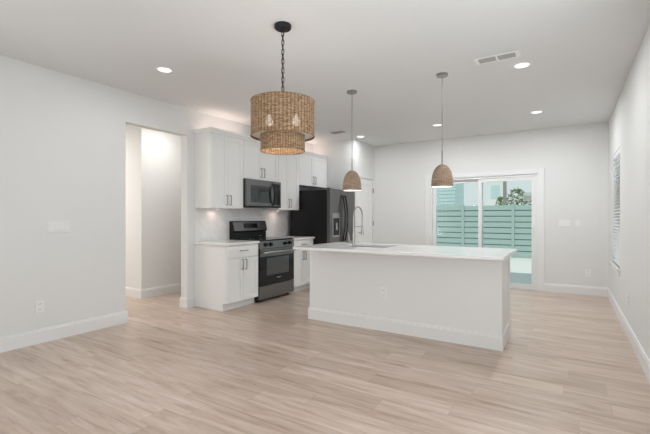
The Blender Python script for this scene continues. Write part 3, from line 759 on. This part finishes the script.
another(-0.39, 4.27, 'largest lit recessed light, just right of the ceiling vent', 13)
another(-3.26, 6.46, 'lit recessed light beside the pantry, behind the left pendant', 5.5)
another(-0.385, 6.28, 'lit recessed light nearest the right wall, in front of patio door', 18)
another(-1.80, 6.31, 'lit recessed light seen behind the right pendant cord', 19)
another(-4.98, 3.82, 'recessed light in the hall ceiling through the doorway opening', 10, (1.0, 0.965, 0.93))
another(-6.7, 2.4, 'added recessed fill light in the hall ceiling farther left, out of view', 46, (1.0, 0.965, 0.93))  # lamp added out of view to brighten the hall's left wall
another(-1.9, -0.6, 'recessed light on the living room ceiling behind the viewer', 5)


def vent(name, x0, x1, y0, y1, split, label, m):
    t = thing(name, ((x0 + x1) / 2, (y0 + y1) / 2, ZC), label, 'vent')
    f = 0.018; hs = []
    if split == 'x': xm = (x0 + x1) / 2; hs = [(x0 + 2 * f, xm - f / 2, y0 + f * .6, y1 - f * .6), (xm + f / 2, x1 - 2 * f, y0 + f * .6, y1 - f * .6)]
    else: hs = [(x0 + f, x1 - f, y0 + f, y1 - f)]
    b = BM(); grid_solid(b, 'z', ZC - 0.008, ZC - 0.0005, x0, x1, y0, y1, hs); obj('frame', b, m, t)
    b = BM()
    for h in hs: box(b, h[0], h[1], h[2], h[3], ZC - 0.002, ZC - 0.0006)
    obj('duct', b, M['vent_dark'], t)
    b = BM()
    for h in hs:
        n_ = 6
        for k in range(n_):
            yy = h[2] + (h[3] - h[2]) * (k + 0.5) / n_
            prism(b, [(yy - 0.004, ZC - 0.002), (yy - 0.0025, ZC - 0.002), (yy + 0.006, ZC - 0.007), (yy + 0.0045, ZC - 0.0075)], 'x', h[0], h[1])
    obj('louvers', b, M['ventgrey'], t)
    return t


vent('ceiling_vent', -0.765, -0.375, 3.875, 4.015, 'x', 'white framed double ceiling vent beside the largest recessed light', M['vent_white'])
vent('ceiling_vent', -3.56, -3.30, 5.85, 5.99, 'n', 'small grey ceiling vent near the upper cabinets', M['ventgrey'])

# ------------------------------------------------------------------ outlets and switches (built facing -y at the origin)
def outlet(label):
    t = thing('wall_outlet', (0, 0, 0), label, 'outlet', 'white duplex wall outlets')
    b = BM(); box(b, -0.037, 0.037, -0.006, 0.0, -0.059, 0.059, 0.002); pl_ = obj('cover_plate', b, M['plate'], t)
    for z in (-0.026, 0.026):
        b = BM(); box(b, -0.017, 0.017, -0.0085, -0.0062, z - 0.015, z + 0.015, 0.001); r = obj('receptacle', b, M['plate'], pl_)
    for z in (-0.026, 0.026):
        for x in (-0.007, 0.007):
            b = BM(); box(b, x - 0.0015, x + 0.0015, -0.0092, -0.0086, z - 0.004, z + 0.008); obj('slot', b, M['slot'], pl_)
    return t


o = outlet('white outlet low on the left wall, nearest the viewer'); o.location = (XL, 1.775, 0.36); o.rotation_euler = (0, 0, PI / 2)
G = 'white duplex wall outlets'
dup(o, (0.26, YB, 0.355), 0, 'white outlet low on the back wall right of patio door', G)
dup(o, (XR, 5.12, 0.385), -PI / 2, 'white outlet low on the right wall below the window', G)
dup(o, (-1.72, IY0, 0.42), 0, 'white outlet on the front panel of the island', G)
dup(o, (HX, 4.03, 0.40), PI / 2, 'white outlet in the hall seen through the doorway opening', G)


def switch(gangs, label):
    t = thing('light_switch', (0, 0, 0), label, 'switch', 'white rocker switch plates')
    wd = 0.07 + 0.046 * (gangs - 1) + 0.004
    b = BM(); box(b, -wd / 2, wd / 2, -0.008, 0, -0.058, 0.058, 0.003); p = obj('cover_plate', b, M['plate'], t)
    for k in range(gangs):
        x = (k - (gangs - 1) / 2) * 0.046
        b = BM(); prism(b, [(-0.0082, -0.033), (-0.0135, -0.033), (-0.0095, 0.0), (-0.0105, 0.033), (-0.0082, 0.033)], 'x', x - 0.0165, x + 0.0165); obj('rocker', b, M['plate'], p)
    return t


s = switch(4, 'wide four-gang white switch plate on the left wall'); s.location = (XL, 1.945, 1.15); s.rotation_euler = (0, 0, PI / 2)
s = switch(3, 'three-gang white switch plate on the back wall beside patio door'); s.location = (-0.06, YB, 1.148)
s = switch(1, 'single white switch plate on the back wall, toward the right corner'); s.location = (0.127, YB, 1.15)

# ------------------------------------------------------------------ under-cabinet lights
for y, lab in ((3.97, 'small lit puck light under the near end upper cabinet'), (5.36, 'small lit puck light under the cabinet right of the microwave')):
    t = thing('puck_light', (XL + 0.12, y, UZ0), lab, 'light', 'puck lights under the upper cabinets')
    b = BM(); lathe(b, [(0, UZ0 - 0.001), (0.034, UZ0 - 0.001), (0.034, UZ0 - 0.012), (0.026, UZ0 - 0.014), (0, UZ0 - 0.014)], (XL + 0.12, y), 24); hs_ = obj('housing', b, M['plate'], t, 'angle')
    b = BM(); lathe(b, [(0, UZ0 - 0.0142), (0.024, UZ0 - 0.0142), (0.022, UZ0 - 0.016), (0, UZ0 - 0.0165)], (XL + 0.12, y), 24); obj('lens', b, M['puck'], t)
    l = area('puck_beam', (0, 0, -0.02), (0, 0, 0), 0.045, 0.045, 0.3, (1, .74, .64), 'DISK'); l.parent = t
# strips glowing on top of the upper cabinets
for y0_, y1_, lab in ((3.72, 4.55, 'warm light strip lying on top of the near upper cabinets'), (5.75, 6.6, 'warm light strip lying on top of the cabinet over the refrigerator')):
    b = BM(); box(b, XL + 0.09, XL + 0.12, y0_, y1_, UZ1, UZ1 + 0.012, 0.002)
    o = tag(obj('light_strip', b, M['puck'], None, False, (XL + 0.105, (y0_ + y1_) / 2, UZ1)), lab, 'light', 'light strips on the cabinet tops')
    l = area('strip_beam', (0, 0, 0.016), (PI, 0, 0), 0.03, y1_ - y0_, 1.1, (1, .78, .70)); l.parent = o

# ------------------------------------------------------------------ outside
b = BM(); box(b, -14, 8, YB + 0.125, 40, -0.30, -0.10); struct('ground', b, M['sand'])
b = BM(); box(b, -5, 2.5, YB + 0.13, 10.2, -0.0995, -0.06); struct('patio_slab', b, M['patio'])
# roof over the house and patio
b = BM(); box(b, -8.8, XR + 0.7, YF - 1.2, YB + 0.3, ZC + 0.21, ZC + 0.4); struct('roof', b, M['exterior'])
FY = 14.4
t = thing('garden_fence', (-3, FY, -0.1), 'teal grey horizontal slat fence across the yard outside patio door', 'fence')
xs = [-9.68 + 1.62 * i for i in range(9)]
for x0_, x1_ in zip(xs, xs[1:]):
    b = BM()
    for k in range(9):
        z = -0.06 + k * 0.194; box(b, x0_ + 0.045, x1_ - 0.045, FY - 0.012, FY + 0.012, z, z + 0.160, 0.003)
    sp = obj('slat_panel', b, M['fence'], t)
    b = BM(); box(b, x0_ + 0.045, x1_ - 0.045, FY + 0.013, FY + 0.03, -0.06, 1.63); obj('gap_shade_board', b, M['fence_gap_shade'], sp)  # dark sheet that puts the shadow lines into the fence gaps
for x in xs:
    b = BM(); box(b, x - 0.045, x + 0.045, FY - 0.045, FY + 0.045, -0.1, 1.70, 0.004); obj('post', b, M['fence'], t)

# neighbour's teal house behind the fence, on the left
hx1 = -4.2; hy = 17.5
t = thing('neighbor_house', (-9, hy, -0.1), 'pale teal clapboard house rising behind the fence on the left', 'house')
b = BM(); box(b, -13, hx1, hy, hy + 1.6, -0.1, 4.2)
for k in range(26):
    z = 0.1 + k * 0.155; prism(b, [(hy + 0.0, z), (hy - 0.03, z), (hy - 0.004, z + 0.155), (hy, z + 0.155)], 'x', -13, hx1)
obj('wall', b, M['siding'], t)
b = BM(); prism(b, [(hy - 0.5, 4.2), (hy + 0.8, 4.9), (hy + 2.1, 4.2)], 'x', -13.4, hx1 + 0.1); obj('roof', b, M['roofing'], t)
# white house beyond
t = thing('white_house', (-4.35, 31, -0.1), 'white two-storey house seen above the fence, left of the utility pole', 'house')
b = BM(); box(b, -4.9, -3.85, 29.5, 31.5, -0.1, 4.0); obj('wall', b, M['whitehouse'], t)
b = BM(); box(b, -5.0, -3.75, 29.3, 31.7, 4.0, 4.15); obj('roof', b, M['roofing'], t)
b = BM(); box(b, -4.65, -4.1, 29.46, 29.5, 2.6, 3.5, 0.005); obj('window', b, M['siding'], t)
t = thing('garden_shed', (-0.7, 27, -0.1), 'white shed with a pale flat roof at the right beyond the fence', 'shed')
b = BM(); box(b, -2.35, 1.0, 27, 30, -0.1, 2.55); obj('wall', b, M['whitehouse'], t)
b = BM(); prism(b, [(26.7, 2.55), (30.3, 2.55), (30.3, 3.0), (26.7, 2.75)], 'x', -2.5, 1.2); obj('roof', b, M['roofing'], t)
b = BM(); tube(b, [(-2.80, 22, -0.1), (-2.80, 22, 6.5)], [0.09, 0.07], 14)
tag(obj('utility_pole', b, M['pole'], None, 'angle', (-2.80, 22, -0.1)), 'grey utility pole standing beyond the fence behind the glass', 'pole')


def shrub(name, x, y, h, r, n, label, stems):
    t = thing(name, (x, y, -0.1), label, 'tree', 'greenery beyond the fence')
    b = BM()
    for k in range(stems):
        a = 2 * PI * k / stems
        tube(b, [(x, y, -0.1), (x + r * .3 * math.cos(a), y + r * .3 * math.sin(a), h * .45), (x + r * .5 * math.cos(a), y + r * .5 * math.sin(a), h * .8)], [0.06, 0.04, 0.02], 7)
    obj('trunk', b, M['bark'], t, True)
    b = BM()
    for _ in range(n):
        a = random.uniform(0, 2 * PI); u = random.random() ** .5; zz = random.uniform(-1, 1)
        rr = r * u * math.sqrt(max(0, 1 - zz * zz * .8))
        c = Vector((x + rr * math.cos(a), y + rr * math.sin(a), h * .68 + zz * h * .34))
        d = Vector((random.gauss(0, 1), random.gauss(0, 1), random.gauss(0, .8))).normalized(); e = d.cross(Vector((random.random(), random.random(), 1))).normalized()
        ln = random.uniform(.12, .26); wd = ln * .22
        v = [b.verts.new(c - d * ln), b.verts.new(c + e * wd), b.verts.new(c + d * ln), b.verts.new(c - e * wd)]
        b.faces.new(v)
    obj('foliage', b, M['leaf'], t)
    return t


shrub('leafy_tree', -2.45, 24, 2.75, 0.55, 260, 'taller loose green tree just right of the utility pole beyond the fence', 4)
shrub('leafy_tree', -3.5, 26, 2.4, 0.5, 200, 'small green tree left of the utility pole beyond the fence', 3)
shrub('leafy_tree', -1.62, 26.0, 2.3, 0.4, 170, 'low green tree in front of the white shed beyond the fence', 3)
